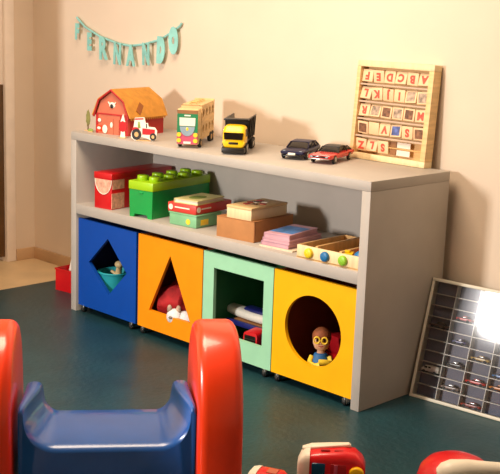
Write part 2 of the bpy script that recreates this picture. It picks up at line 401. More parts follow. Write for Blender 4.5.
# two tins and a small book
t = thing('green_tin', 'pale green patterned tin at the bottom of the stack beside the lime lidded box', 'tin', (.667, .115, ZS), .10)
m = MB().box((-.072, -.075, 0), (.072, .075, .05), 0, .006)
m.build('tin_body', 'tin_green', t)
MB().box((-.0735, -.0765, .045), (.0735, .0765, .0515), 0, .002).build('tin_lid', 'tin_green', t)
MB().cyl((.03, -.0752, .022), (.03, -.0765, .022), .011, n=20).build('round_print', 'lamp_yellow', t)
MB().box((.0715, -.05, .010), (.0735, -.005, .032), 0, .001).build('side_print', 'lamp_yellow', t)
t = thing('red_tin', 'flat red tin lying between the pale green tin and a cream book', 'tin', (.652, .152, ZS + .0515), .14)
MB().box((-.072, -.112, 0), (.072, .112, .037), 0, .004).build('tin_body', 'tin_red', t)
MB().cyl((-.055, -.112, .019), (-.055, -.1135, .019), .011, n=20).build('round_print', 'white', t)
MB().cyl((.072, -.095, .019), (.0735, -.095, .019), .011, n=20).build('round_print', 'white', t)
MB().box((-.035, -.113, .018), (.04, -.1118, .023)).build('text_strip', 'white', t); MB().box((.0718, -.078, .018), (.073, -.02, .023)).build('text_strip', 'white', t)
t = thing('cream_book', 'small cream and green book on top of the red tin', 'book', (.665, .136, ZS + .0885), .18)
MB().box((-.058, -.088, 0), (.058, .088, .003)).box((-.058, -.088, .014), (.058, .088, .017)).box((-.058, -.088, 0), (-.055, .088, .017)).build('cover', 'cream', t)
MB().box((-.054, -.085, .003), (.055, .085, .014)).build('pages', 'paper', t)
MB().ball((.0, -.01, .0168), (.030, .045, .0012)).build('cover_picture', 'leaf', t)

# carton and wooden box
t = thing('brown_carton', 'plain brown cardboard box lying flat in the middle of the shelf', 'box', (.958, .155, ZS), .112)
MB().box((-.089, -.12, 0), (.089, .12, .076), 0, .0015).build('box_body', 'carton', t)
MB().box((-.0895, -.1205, .0755), (.0895, .1205, .0778), 0, .0006).box((.0885, -.118, .002), (.0905, -.112, .074)).build('flap', 'carton_tape', t)
t = thing('wooden_puzzle_box', 'small wooden box with a red picture lid on top of the brown carton', 'box', (.974, .147, ZS + .0778), .101)
MB().box((-.0585, -.107, 0), (.0585, .107, .038), 0, .0015).build('box_body', 'wood_pale', t)
MB().box((-.0595, -.108, .0385), (.0595, .108, .047), 0, .001).build('lid', 'wood', t)
m = MB()
rr = random.Random(3)
for i in range(9):
    x, y = -.035 + .07 * rr.random(), -.07 + .05 * rr.random() + .02 * i * .6
    m.box((x - .010, y - .012, .0468), (x + .012, y + .014, .0485), [0, 1, 0, 2, 0, 1, 2, 0, 1][i], .0005, RZ(rr.random() * 3))
m.build('lid_picture', ['deep_red', 'pic_brown', 'pale_panel'], t)

# stack of thin books
zz = ZS
for (cx, cy, w, dd, h, rz, k, lab) in (
        (1.172, .150, .155, .225, .005, .06, 'book_cream', 'widest thin cream book at the bottom of the pile'),
        (1.157, .146, .124, .205, .016, .10, 'book_mauve', 'mauve book second from the bottom of the pile'),
        (1.161, .144, .118, .205, .014, .13, 'book_pink', 'dusty pink book second from the top of the pile'),
        (1.155, .143, .108, .20, .018, .20, 'book_pink', 'pink book with a blue picture cover on top of the pile')):
    t = thing('book', lab + ' beside the wooden tray', 'book', (cx, cy, zz), rz, 'pile of thin books on the shelf')
    c = min(.003, h * .25)
    MB().box((-w / 2, -dd / 2, 0), (w / 2, dd / 2, c)).box((-w / 2, -dd / 2, h - c), (w / 2, dd / 2, h)).box((-w / 2, -dd / 2, 0), (-w / 2 + .003, dd / 2, h)).build('cover', k, t)
    MB().box((-w / 2 + .003, -dd / 2 + .002, c), (w / 2 - .002, dd / 2 - .002, h - c)).build('pages', 'book_pink' if h > .006 else 'paper', t)
    zz += h + .0004
MB().box((-.048, -.07, h - .0005), (.046, .06, h + .0006)).build('cover_picture', 'book_blue', t)

# wooden tray with knobs
t = thing('wooden_tray', 'pale wooden toy tray with yellow blue and green knobs at the right of the shelf', 'toy tray', (1.440, .145, ZS), .05)
w, dd, h = .272, .268, .046
m = MB().box((-w / 2, -dd / 2, 0), (w / 2, -dd / 2 + .010, h), 0, .002)
m.build('front_board', 'wood_pale', t)
m = MB().box((-w / 2, -dd / 2 + .01, 0), (-w / 2 + .008, dd / 2, h), 0, .001).box((w / 2 - .008, -dd / 2 + .01, 0), (w / 2, dd / 2, h), 0, .001).box((-w / 2, dd / 2 - .008, 0), (w / 2, dd / 2, h), 0, .001).box((-w / 2, -dd / 2, 0), (w / 2, dd / 2, .006))
m.build('frame', 'wood_mid', t)
for x in (-.058, .045):
    MB().box((x - .005, -dd / 2 + .01, .006), (x + .005, dd / 2 - .008, h + .004), 0, .001).build('divider', 'wood_mid', t)
for x, k in ((-.080, 'knob_yellow'), (-.010, 'knob_blue'), (.066, 'knob_green')):
    m = MB().cyl((x, -dd / 2, .024), (x, -dd / 2 - .012, .024), .0175, .0165, 24, bev=.003)
    m.box((x - .012, -dd / 2 - .0145, .0225), (x + .012, -dd / 2 - .011, .0255), 0, .001, RY(.7))
    m.build('knob', k, t)
for (x, y, z, k, n, lab, s) in ((1.497, .055, 0, 'toy_yellow', 'toy_block', 'yellow wooden block lying in the wooden tray', .020), (1.547, .060, 0, 'knob_blue', 'toy_block', 'blue round topped block lying in the wooden tray', .023), (1.535, .14, 0, 'red', 'toy_block', 'red block at the back of the wooden tray', .026)):
    m = MB()
    if 'blue' in lab: m.ball((0, 0, s + .004), (s, s * 1.2, s)).box((-s * .8, -s * .8, 0), (s * .8, s * .8, s), 0, .003)
    else: m.box((-s * 1.2, -s, 0), (s, s, s * 1.9), 0, .004, None).box((-s * .6, -s * .6, s * 1.9), (s * .4, s * .6, s * 2.2), 0, .003)
    o = tag(m.build(n, k), lab, 'toy block', 'blocks in the wooden tray'); o.location = (x, y, ZS + .0065); o.rotation_euler = (0, 0, .5)

# ------------------------------------------------------------------ on the top
# barn
t = thing('toy_barn', 'cardboard toy barn with red front and ochre roof on the shelf top', 'toy barn', (.160, .19, H), .186)
w, L = .178, .228
A = [(-w / 2, 0), (w / 2, 0), (w / 2, .080), (.066, .138), (0, .182), (-.066, .138), (-w / 2, .080)]
y0 = -L / 2
MB().prism(A, 'y', y0, y0 + .004).build('front_wall', 'salmon', t)
MB().prism(A, 'y', -y0 - .004, -y0).build('back_wall', 'barn_red', t)
for s in (-1, 1): MB().box((s * w / 2 - .002, y0 + .004, 0), (s * w / 2 + .002, -y0 - .004, .08)).build('side_wall', 'barn_red', t)
def roof_sheet(s):
    m = MB(); th = .004
    pr = [(0, .184), (s * .069, .141), (s * .102, .074), (s * .106, .075), (s * .073, .145), (0, .189)]
    m.prism(pr, 'y', y0 - .010, -y0 + .008)
    return m
r = roof_sheet(1)
for i in range(18):   # zig-zag eave
    y = y0 + .002 + i * .0128
    r.prism([(y - .0064, .076), (y + .0064, .076), (y, .064)], 'x', .101, .104)
r.build('roof', 'thatch', t); roof_sheet(-1).build('roof', 'thatch', t)
m = MB()   # red edging on the gable
for p, q in (((-w / 2 - .006, .07), (-.068, .139)), ((-.068, .139), (0, .184)), ((0, .184), (.068, .139)), ((.068, .139), (w / 2 + .006, .07))):
    m.tube([(p[0], y0 - .010, p[1]), (q[0], y0 - .010, q[1])], .0045, 6)
m.box((-w / 2, y0 - .0025, .080), (w / 2, y0, .086)).box((-w / 2, y0 - .0025, 0), (-w / 2 + .012, y0, .08)).box((w / 2 - .045, y0 - .002, .0), (w / 2, y0, .08))
m.build('red_trim', 'barn_red', t)
m = MB().box((-.022, y0 - .004, 0), (.010, y0 - .001, .065)).box((.012, y0 - .004, 0), (.040, y0 - .001, .065))
m.build('barn_door', 'salmon', t)
k = MB().ball((0, y0 - .001, .122), (.017, .003, .012)).build('cow_face', 'white', t)
for q in (-1, 1): MB().tube([(q * .020, y0 - .002, .135), (q * .014, y0 - .002, .126)], .003, 6).build('horn', 'white', k)
for x, yq, z, rx, rz_ in ((-.038, .003, .020, .014, .018), (.0, .005, .040, .007, .012), (-.068, .003, .055, .009, .008), (-.070, .004, .022, .010, .006)):
    MB().ball((x, y0 - yq, z), (rx, .003, rz_)).build('painted_animal', 'white', t)
MB().ball((0, y0 - .004, .118), (.009, .003, .009)).build('cow_head', 'black', t)
MB().box((-.081, y0 - .0035, .008), (-.055, y0 - .001, .034), 0, 0).build('side_window', 'slide_orange', t)
# patches on the right roof slope
nrm = math.atan2(.141 - .074, .102 - .069)
m = MB(); m.box((-.0275, -.012, -.001), (.0275, .012, .001))
m.xf(T(.0905, -.045, .1115) @ RY(nrm) @ RZ(PI / 2 + .75)); m.build('roof_board', 'thatch_dark', t)
m = MB(); m.ball((0, 0, 0), (.010, .02, .001)); m.xf(T(.050, -.075, .157) @ RY(.55)); m.build('roof_patch', 'white', t)
# tree card on the left
def card(name, label, cat, loc, rz, polys, base, th=.003):
    t = thing(name, label, cat, loc, rz)
    for nm, pts, y0, y1, k in polys: MB().prism(pts, 'y', y0, y1).build(nm, k, t)
    MB().box((-base / 2, -.008, 0), (base / 2, .008, .003)).build('foot', 'wood_mid', t)
    return t
def ell(cx, cz, rx, rz_, n=18, wob=0, seed=0):
    return [(cx + rx * math.cos(2 * PI * i / n) * (1 + wob * math.sin(i * 2.7 + seed)), cz + rz_ * math.sin(2 * PI * i / n) * (1 + wob * math.cos(i * 3.1 + seed))) for i in range(n)]
card('tree_cutout', 'slim olive cardboard tree standing left of the barn', 'toy tree', (.015, .078, H), .6,
     [('foliage', ell(0, .052, .009, .035, 18, .14), -.0015, .0015, 'olive'), ('trunk', [(-.003, 0), (.003, 0), (.002, .03), (-.002, .03)], -.0022, .0022, 'trunk')], .028)
card('bush_cutout', 'low green cardboard bush beside the front left corner of the barn', 'toy bush', (.062, .056, H), .6,
     [('foliage', ell(0, .008, .012, .007, 14, .1), -.0015, .0015, 'leaf')], .022)
card('plant_cutout', 'green cardboard plant at the right rear wall of the barn', 'toy plant', (.290, .19, H), .7,
     [('foliage', [(-.016, 0), (-.012, .020), (-.006, .012), (0, .045), (.005, .015), (.012, .026), (.016, 0)], -.0015, .0015, 'leaf')], .03)
# farmer card by the barn's right corner
card('farmer_cutout', 'red and white cardboard farmer standing between barn corner and tractor', 'toy figure', (.300, .040, H), .3,
     [('legs', [(-.012, 0), (.012, 0), (.008, .034), (-.008, .034)], -.0015, .0015, 'white'), ('red_coat', ell(0, .047, .019, .022, 16, .04), -.002, .002, 'red'), ('hat', [(-.011, .066), (.011, .066), (.001, .098)], -.0015, .0015, 'white')], .03)
# tractor card
t = thing('tractor_cutout', 'red cardboard tractor with white outline in front of the barn', 'toy tractor', (.414, .056, H), .62)
t.scale = (.74, 1, .84)
m = MB()
m.prism([(-.072, .030), (-.058, .060), (-.050, .108), (.002, .112), (.010, .085), (.022, .086), (.026, .068), (.062, .066), (.074, .050), (.070, .012), (.05, 0), (.02, .012), (-.012, .018), (-.028, .003), (-.052, .0), (-.070, .012)], 'y', -.0015, .0015)
m.build('white_card', 'white', t)
MB().prism([(-.008, .030), (.060, .030), (.062, .056), (-.008, .060)], 'y', -.0028, -.0014).build('bonnet', 'red', t)
MB().prism([(-.050, .098), (-.002, .102), (-.004, .108), (-.048, .105)], 'y', -.0028, -.0014).build('cab_roof', 'red', t)
MB().prism(ell(-.045, .052, .02, .012, 14), 'y', -.0026, -.0014).build('mudguard', 'red', t)
for x, q in ((-.040, .0265), (.052, .018)):
    k = MB().cyl((x, -.0014, q + .003), (x, -.004, q + .003), q, n=24).build('tyre', 'rubber', t)
    MB().cyl((x, -.004, q + .003), (x, -.0048, q + .003), q * .45, n=18).build('hub', 'wood_mid', k)
MB().box((.012, -.0028, .062), (.017, -.0014, .082)).build('exhaust', 'rubber', t)
MB().prism([(-.034, .060), (-.018, .060), (-.021, .074), (-.024, .090), (-.032, .090), (-.033, .074)], 'y', -.0028, -.0014).build('cab_shape', 'leaf', t)  # driver figure on the tractor card
MB().box((-.04, -.008, 0), (.04, .008, .003)).build('foot', 'wood_mid', t)

# wooden animal transporter
def wheel(parent, x, y, r, w, tyre='rubber', hub='wood_mid'):
    k = MB().cyl((x - w / 2, y, r), (x + w / 2, y, r), r, n=22, bev=w * .2).build('wheel', tyre, parent)
    s = 1 if x > 0 else -1
    MB().cyl((x + s * (w / 2 - .001), y, r), (x + s * (w / 2 + .0015), y, r), r * .5, n=16).build('hub', hub, k)
rz = .645
def place(flx, fly, w, L, r_): return (flx + math.cos(r_) * w / 2 - math.sin(r_) * L / 2, fly + math.sin(r_) * w / 2 + math.cos(r_) * L / 2)
w, L = .082, .355
px, py = place(.651, .022, w, L, rz)
t = thing('wooden_transporter', 'wooden truck with green painted cab and slatted trailer on the shelf top', 'toy truck', (px, py, H), rz)
y0 = -L / 2; cd = .07
m = MB().box((-w / 2, y0 + .004, .014), (w / 2, y0 + cd, .150), 0, .004); m.build('cab', 'wood', t)
m = MB().prism([(-w / 2 + .001, .060), (w / 2 - .001, .060), (w / 2 - .001, .132), (-w / 2 + .001, .132)], 'y', y0 + .001, y0 + .005).build('cab_front', 'truck_green', t)
MB().box((-w / 2 + .001, y0 + .0005, .132), (w / 2 - .001, y0 + .005, .146)).build('roof_board', 'wood_dark', t)
m = MB().prism([(-w / 2 + .001, .016), (w / 2 - .001, .016), (w / 2 - .001, .060), (-w / 2 + .001, .060)], 'y', y0 + .001, y0 + .005).build('bumper', 'pink', t)
m = MB().prism([(-.030, .086), (.030, .086), (.031, .117), (-.031, .117)], 'y', y0 - .0008, y0 + .003); m.build('windscreen', 'screen_white', t)
m = MB().prism([(.029 * math.cos(a), .083 + .036 * math.sin(a)) for a in [-PI * i / 16 for i in range(17)]], 'y', y0 - .001, y0 + .003); m.build('grille', 'grille', t)
for x in (-.032, .032):
    for z in (.030, .052): MB().cyl((x, y0 + .002, z), (x, y0 - .002, z), .0085, n=16).build('headlight', 'lamp_yellow', t)
MB().ball((0, y0, .074), (.006, .002, .008)).build('badge', 'lamp_yellow', t)
MB().box((-.014, y0 - .0006, .018), (.014, y0 + .002, .026)).build('number_plate', 'white', t)
MB().box((-.012, y0 - .0006, .123), (.012, y0 + .002, .128)).build('name_plate', 'white', t)
# trailer
ty0 = y0 + cd + .008
m = MB().box((-w / 2, ty0, .026), (w / 2, -y0, .036), 0, .001).box((-w / 2, ty0, .036), (w / 2, ty0 + .006, .160)).box((-w / 2, -y0 - .006, .036), (w / 2, -y0, .166)).box((-w / 2, ty0, .094), (w / 2, -y0, .099)).box((-w / 2, ty0, .155), (w / 2, -y0, .160))
m.build('trailer_body', 'wood', t)
for s in (-1, 1):
    m = MB(); m.bm.free()
    # side board with round-cornered animal openings (2 rows x 3)
    m = MB()
    ya, yb = ty0 + .006, -y0 - .006
    n = 4; cw = (yb - ya) / n
    for i in range(n):
        for (z0, z1) in ((.036, .094), (.099, .155)):
            b = holed(ya + i * cw, ya + (i + 1) * cw, z0, z1, ell(ya + (i + .5) * cw, (z0 + z1) / 2, cw * .30, .017, 20), 0, .005, 0)
            for v in b.verts: v.co = Vector((s * (w / 2 - .0) - (0.005 if s > 0 else 0) + v.co.y, v.co.x, v.co.z))
            bmesh.ops.recalc_face_normals(b, faces=b.faces[:])
            m._merge(b, 0, False)
    m.build('side_board', 'wood', t)
for x in (-w / 2 + .004, w / 2 - .002):
    wheel(t, x, y0 + .05, .017, .012); wheel(t, x, -y0 - .085, .020, .014); wheel(t, x, -y0 - .040, .020, .014)
m = MB()
for i in range(4):
    yy = ty0 + .03 + i * .052
    m.tube([(-.012, yy, .160), (-.010, yy + .012, .167), (.010, yy + .018, .167), (.012, yy + .008, .160)], .004, 8)
m.build('top_animals', 'ply', t)

# yellow dump truck
w, L = .084, .29
px, py = place(.879, .045, w, L, .65)
t = thing('dump_truck', 'yellow toy dump truck with black tipping bed on the shelf top', 'toy truck', (px, py, H), .65)
y0 = -L / 2
m = MB().rings([se(hw, zb, zt, y, 28, 5) for y, hw, zb, zt in ((y0, .030, .030, .055), (y0 + .003, .038, .026, .075), (y0 + .010, .041, .024, .092), (y0 + .022, .042, .024, .105), (y0 + .06, .042, .024, .108), (y0 + .078, .041, .024, .106))])
m.build('cab', 'dump_yellow', t)
m = MB().prism([(-.034, .060), (.034, .060), (.037, .086), (-.037, .086)], 'y', 0, .004); m.xf(T(0, y0 - .001, -.004) @ T(0, 0, .07) @ RX(-.22) @ T(0, 0, -.07)); m.build('windscreen', 'dark_glass', t)
for s in (-1, 1): MB().box((s * .0405, y0 + .03, .066), (s * .0435, y0 + .066, .092), 0, .001).build('side_window', 'dark_glass', t)
m = MB().box((-.018, y0 - .002, .038), (.018, y0 + .003, .047), 0, .002).build('grille', 'black', t)
for s in (-1, 1): MB().box((s * .036 - .006, y0 - .0015 + .004, .040), (s * .036 + .006, y0 + .010, .050), 0, .002).build('headlight', 'lamp_yellow', t)
MB().box((-.043, y0 - .007, .006), (.043, y0 + .05, .026), 0, .004).build('bumper', 'black', t)
m = MB().box((-.030, y0 + .03, .018), (.030, -y0, .034)).build('chassis', 'black', t)
bt, by = .128, y0 + .088
m = MB()
m.prism([(-.036, .036), (.036, .036), (.046, bt), (.042, bt), (.033, .041), (-.033, .041), (-.042, bt), (-.046, bt)], 'y', by, -y0)
m.prism([(-.036, .036), (.036, .036), (.046, bt), (-.046, bt)], 'y', by, by + .005).prism([(-.036, .036), (.036, .036), (.043, .105), (-.043, .105)], 'y', -y0 - .006, -y0)
m.box((-.046, y0 + .050, bt - .006), (.046, by + .004, bt), 0, .001)
for i in range(4):
    for s in (-1, 1): m.prism([(s * .040, .05), (s * .0465, .05), (s * .050, bt - .004), (s * .044, bt - .004)], 'y', by + .02 + i * .045, by + .027 + i * .045)
m.build('tipping_bed', 'black', t)
for y in (y0 + .045, -y0 - .075, -y0 - .032):
    for x in (-.038, .038): wheel(t, x, y, .021, .016, 'rubber', 'chrome')
MB().box((-.024, y0 - .0010, .060), (-.010, y0 + .001, .068), 0, .001, RX(-.22)).build('cab_shape', 'white', t)  # small white mark on the windscreen

# cars
def car(t, w, L, h, body, roofk, style, wr, hub='chrome'):
    y0 = -L / 2; hw = w / 2; zb = wr * .55
    hb = h * .60
    prof = {'coupe': [(0, .42, .36, .80), (.015, .34, .50, .93), (.06, .28, .55, .985), (.16, .26, .585, 1), (.30, .25, .60, 1), (.5, .25, .61, 1), (.72, .25, .63, 1), (.88, .27, .66, .99), (.97, .34, .66, .96), (1, .44, .60, .88)],
            'muscle': [(0, .36, .52, .90), (.012, .28, .58, .965), (.05, .26, .60, .99), (.16, .25, .61, 1), (.30, .24, .62, 1), (.5, .24, .63, .985), (.64, .24, .66, 1), (.76, .24, .69, 1.01), (.92, .28, .68, 1), (.985, .36, .66, .97), (1, .42, .60, .92)]}[style]
    m = MB().rings([se(hw * k, h * a, h * b, y0 + L * p, 28, 4.5) for p, a, b, k in prof]); m.build('car_body', body, t)
    # cabin: glasshouse plus roof skin
    if style == 'coupe': cab = [(.30, .58, .60, .90), (.44, .55, .93, .76), (.50, .55, .965, .74), (.66, .55, 1.0, .73), (.78, .55, .95, .74), (.94, .58, .68, .84)]
    else: cab = [(.36, .58, .62, .90), (.46, .55, .93, .74), (.52, .55, .985, .73), (.66, .55, 1.0, .73), (.76, .55, .93, .75), (.92, .58, .68, .86)]
    m = MB().rings([se(hw * k, h * a, h * b, y0 + L * p, 28, 5) for p, a, b, k in cab]); m.build('windows', 'dark_glass', t)
    rf = [c for c in cab if c[2] > .8]
    m = MB().rings([se(hw * k * 1.02, h * (b - .10), h * (b + .015), y0 + L * p, 28, 5) for p, a, b, k in rf])
    # pillars
    for s in (-1, 1):
        for (pa, za, ka), (pb, zb_, kb) in (((cab[0][0], .60, .88), (cab[1][0], .92, .75)), ((.70, .62, .92), (.67, .93, .74)), ((cab[-1][0], .66, .84), (cab[-2][0], .94, .75))):
            m.tube([(s * hw * ka, y0 + L * pa, h * za), (s * hw * kb, y0 + L * pb, h * zb_)], h * .035, 6)
    m.build('roof', roofk, t)
    for y in (y0 + L * .19, y0 + L * .79):
        for s in (-1, 1):
            k = MB().cyl((s * (hw - .008), y, wr), (s * (hw + .001), y, wr), wr, n=22, bev=.0015).build('wheel', 'rubber', t)
            mm = MB().cyl((s * (hw - .002), y, wr), (s * (hw + .0022), y, wr), wr * .62, n=18)
            for q in range(5): mm.box((s * (hw + .002) - .0008, y - wr * .07, wr - wr * .55), (s * (hw + .002) + .0012, y + wr * .07, wr + wr * .55), 0, 0, RX(q * PI / 5))
            mm.build('rim', hub, k)
    return y0
w, L = .094, .212
px, py = place(1.084, .138, w, L, .42)
t = thing('navy_car', 'dark navy model coupe on the shelf top beside a red model car', 'toy car', (px, py, H), .42)
y0 = car(t, w, L, .062, 'navy', 'navy', 'coupe', .0155)
MB().box((-.014, y0 - .0015, .018), (.014, y0 + .004, .026), 0, .001).build('number_plate', 'white', t)
for s in (-1, 1): MB().ball((s * .030, y0 + .010, .029), (.011, .006, .004)).build('headlight', 'grille', t)
MB().box((-.032, y0 - .0005, .012), (.032, y0 + .006, .016), 0, .001).build('lower_grille', 'black', t)
w, L = .088, .228
px, py = place(1.212, .150, w, L, .31)
t = thing('red_car', 'red model muscle car with a black roof in front of the letter board', 'toy car', (px, py, H), .31)
y0 = car(t, w, L, .057, 'car_red', 'black', 'muscle', .0155)
MB().box((-.036, y0 - .001, .0225), (.036, y0 + .004, .0295), 0, .001).build('grille', 'dark_glass', t)
MB().box((-.040, y0 - .003, .0165), (.040, y0 + .004, .0205), 0, .0015).build('bumper', 'chrome', t)
for s in (-1, 1): MB().ball((s * .029, y0 - .0005, .026), (.006, .002, .003)).build('headlight', 'grille', t)

# alphabet board leaning on the wall
BW, BH, BT = .350, .360, .044
lean = .07
t = thing('alphabet_board', 'wooden frame of alphabet blocks leaning on the wall at the right of the shelf top', 'letter board', (1.186 + BW / 2, .405, H + .001), -.02)
LN = RX(-lean)
def B(m, n, k, p=None): m.xf(LN); return m.build(n, k, p or t)
fw = .022
B(MB().box((-BW / 2, 0, 0), (BW / 2, BT, fw), 0, .002), 'frame_rail', 'wood_pale')
B(MB().box((-BW / 2, 0, BH - fw), (BW / 2, BT, BH), 0, .002), 'frame_rail', 'wood_pale')
B(MB().box((-BW / 2, 0, fw), (-BW / 2 + fw * .8, BT, BH - fw), 0, .002), 'frame_post', 'wood')
B(MB().box((BW / 2 - fw, 0, fw), (BW / 2, BT, BH - fw), 0, .002), 'frame_post', 'wood')
B(MB().box((-BW / 2 + .006, BT - .005, .006), (BW / 2 - .006, BT - .001, BH - .006)), 'back_board', 'ply')
ix0, ix1 = -BW / 2 + fw * .8, BW / 2 - fw
rows = 5; rp = (BH - 2 * fw) / rows; cp = (ix1 - ix0) / 6
data = ['FEDCBA', 'LKJI52', 'R2353M', '30V1S3', 'ZLS   ']
rr = random.Random(11)
for r in range(rows):
    zc = BH - fw - (r + .5) * rp
    B(MB().cyl((ix0, BT * .45, zc), (ix1, BT * .45, zc), .0028, n=8), 'rod', 'wood_mid')
    B(MB().box((ix0, .006, zc - rp / 2 - .003), (ix1, BT - .005, zc - rp / 2 + .003)), 'slat', 'slat') if r < 4 else None
    for c in range(6):
        ch = data[r][c]
        if ch == ' ': continue
        xc = ix0 + (c + .5) * cp; hw = cp * .5 - .0015; hz = rp * .5 - .009
        m = MB().box((-hw, -.007, -hz), (hw, .007, hz), 0, .0015)
        if ch.isdigit():
            k = int(ch)
            if k: m.box((-hw * .72, -.0078, -hz * .75), (hw * .72, -.006, hz * .7), [2, 3, 4][k % 3])
        else:
            m.text(ch, .038, .0006, T(0, -.0074, 0) @ RX(PI / 2) @ RZ(PI), 1, .0018)
        a = rr.uniform(-.28, .20)
        m.xf(T(xc, BT * .45, zc) @ RX(a) @ RY(rr.uniform(-.06, .06)))
        o = B(m, 'letter_block', ['block', 'letter_red', 'pic_brown', 'pic_blue', 'pic_grey'])
zc = BH - fw - 4.5 * rp
B(MB().box((ix0 + 3.05 * cp, BT * .45, zc - .024), (ix0 + 3.6 * cp, BT * .45 + .003, zc - .004)).box((ix0 + 3.05 * cp, BT * .45, zc + .004), (ix0 + 3.6 * cp, BT * .45 + .003, zc + .024)), 'dark_patch', 'wood_dark')
B(MB().box((ix0 + 3.65 * cp, BT * .45, zc - .024), (ix0 + 4.8 * cp, BT * .45 + .003, zc - .004)).box((ix0 + 3.65 * cp, BT * .45, zc + .004), (ix0 + 4.8 * cp, BT * .45 + .003, zc + .024)), 'pale_patch', 'pale_panel')

# ------------------------------------------------------------------ name garland on the wall
t = thing('name_garland', 'mint green letter garland hanging on a string on the back wall', 'garland', (-.22, YW - .006, 1.138))
YS = YW - .010
st = [(-.612, 1.256), (-.598, 1.246), (-.546, 1.213), (-.428, 1.172), (-.293, 1.146), (-.201, 1.139), (-.104, 1.150), (.01, 1.176), (.108, 1.221), (.142, 1.241), (.150, 1.252)]
m = MB().tube([(x + .237, -.006, z - .010 - 1.138) for x, z in st], .0055, 8); m.build('string', 'string', t)
for ch, x, zt, hh, ww, tw in [(c_, x_ + .020, z_ - (.024 if c_ in 'DO' else .016), h_ * (.92 if c_ in 'DO' else .90), w_ * (.46 if c_ in 'DO' else .60), t_) for c_, x_, z_, h_, w_, t_ in (('F', -.592, 1.222, .076, 1, .5), ('E', -.494, 1.182, .085, 1, .45), ('R', -.389, 1.163, .107, 1, .6), ('N', -.279, 1.143, .103, .9, .5), ('A', -.181, 1.139, .100, .95, .55), ('N', -.073, 1.152, .103, 1.05, .3), ('D', .029, 1.182, .100, .8, .75), ('O', .113, 1.226, .098, .85, .75))]:
    m = MB(); m.text(ch, hh * 1.40, .002, RX(PI / 2), 0, .006 if ch not in 'DO' else .016)
    m.xf(Matrix.Diagonal((ww, 1, 1, 1)))
    m.xf(T(x + .22, -.022, zt - hh / 2 - 1.138 + .004) @ RY(.04 * math.sin(x * 40)) @ RZ(tw - .45))
    m.build('letter', 'banner', t)

# ------------------------------------------------------------------ red bin at the left end
t = thing('red_bin', 'small red plastic bin on the floor behind the left end of the shelf', 'bin', (-.235, .265, 0), .13)
m = MB(); w, dd, h, th = .20, .22, .105, .004
m.box((-w / 2, -dd / 2, 0), (w / 2, dd / 2, th)).box((-w / 2, -dd / 2, th), (w / 2, -dd / 2 + th, h)).box((-w / 2, dd / 2 - th, th), (w / 2, dd / 2, h)).box((-w / 2, -dd / 2 + th, th), (-w / 2 + th, dd / 2 - th, h)).box((w / 2 - th, -dd / 2 + th, th), (w / 2, dd / 2 - th, h))
m.build('bin_body', 'red', t)
m = MB().box((-w / 2 - .003, -dd / 2 - .003, h - .008), (-w / 2 + .003, dd / 2 + .003, h)).box((w / 2 - .003, -dd / 2 - .003, h - .008), (w / 2 + .003, dd / 2 + .003, h)).box((-w / 2, -dd / 2 - .003, h - .008), (w / 2, -dd / 2 + .003, h)).box((-w / 2, dd / 2 - .003, h - .008), (w / 2, dd / 2 + .003, h))
m.build('rim', 'red', t)
o = tag(MB().box((-.016, -.004, 0), (.016, .004, .19), 0, .003).build('white_board', 'white'), 'narrow white board standing up in the red bin', 'toy'); o.location = (-.318, .215, .006); o.rotation_euler = (0, .25, .3)

# ------------------------------------------------------------------ display case leaning to the right
CA, CL = .092, .268
cx_, cy_ = 1.636, .262
t = thing('display_case', 'grey display case of small model cars leaning on the wall right of the shelf', 'display case', (cx_, cy_, .001), CA)
CD, CP, RP, BD = .036, .0885, .040, .011
NC, NR = 6, 10
CW, CH = BD * 2 + CP * NC, BD * 2 + RP * NR + .002
LC = RX(-CL)
sink = CD * math.sin(CL)
def K(m, n, k, p=None): m.xf(LC); return m.build(n, k, p or t)
# local: x right, z up the board, y into its depth (front glass at y = 0)
K(MB().box((0, 0, 0), (CW, CD, BD), 0, .002), 'frame_rail', 'case_frame')
K(MB().box((0, 0, CH - BD), (CW, CD, CH), 0, .002), 'frame_rail', 'case_frame')
K(MB().box((0, 0, BD), (BD, CD, CH - BD), 0, .002), 'frame_post', 'case_frame')
K(MB().box((CW - BD, 0, BD), (CW, CD, CH - BD), 0, .002), 'frame_post', 'case_frame')
K(MB().box((.004, CD - .004, .004), (CW - .004, CD - .001, CH - .004)), 'back_panel', 'case_back')
for i in range(1, NC): K(MB().box((BD + i * CP - .0012, .006, BD), (BD + i * CP + .0012, CD - .004, CH - BD)), 'divider', 'case_rail')
for j in range(1, NR): K(MB().box((BD, .006, BD + j * RP - .0012), (CW - BD, CD - .004, BD + j * RP + .0012)), 'shelf_strip', 'case_rail')
K(MB().box((BD - .002, .002, BD - .002), (CW - BD + .002, .0038, CH - BD + .002)), 'glass_pane', 'pane')
CM = T(cx_, cy_, .001) @ RZ(CA) @ LC
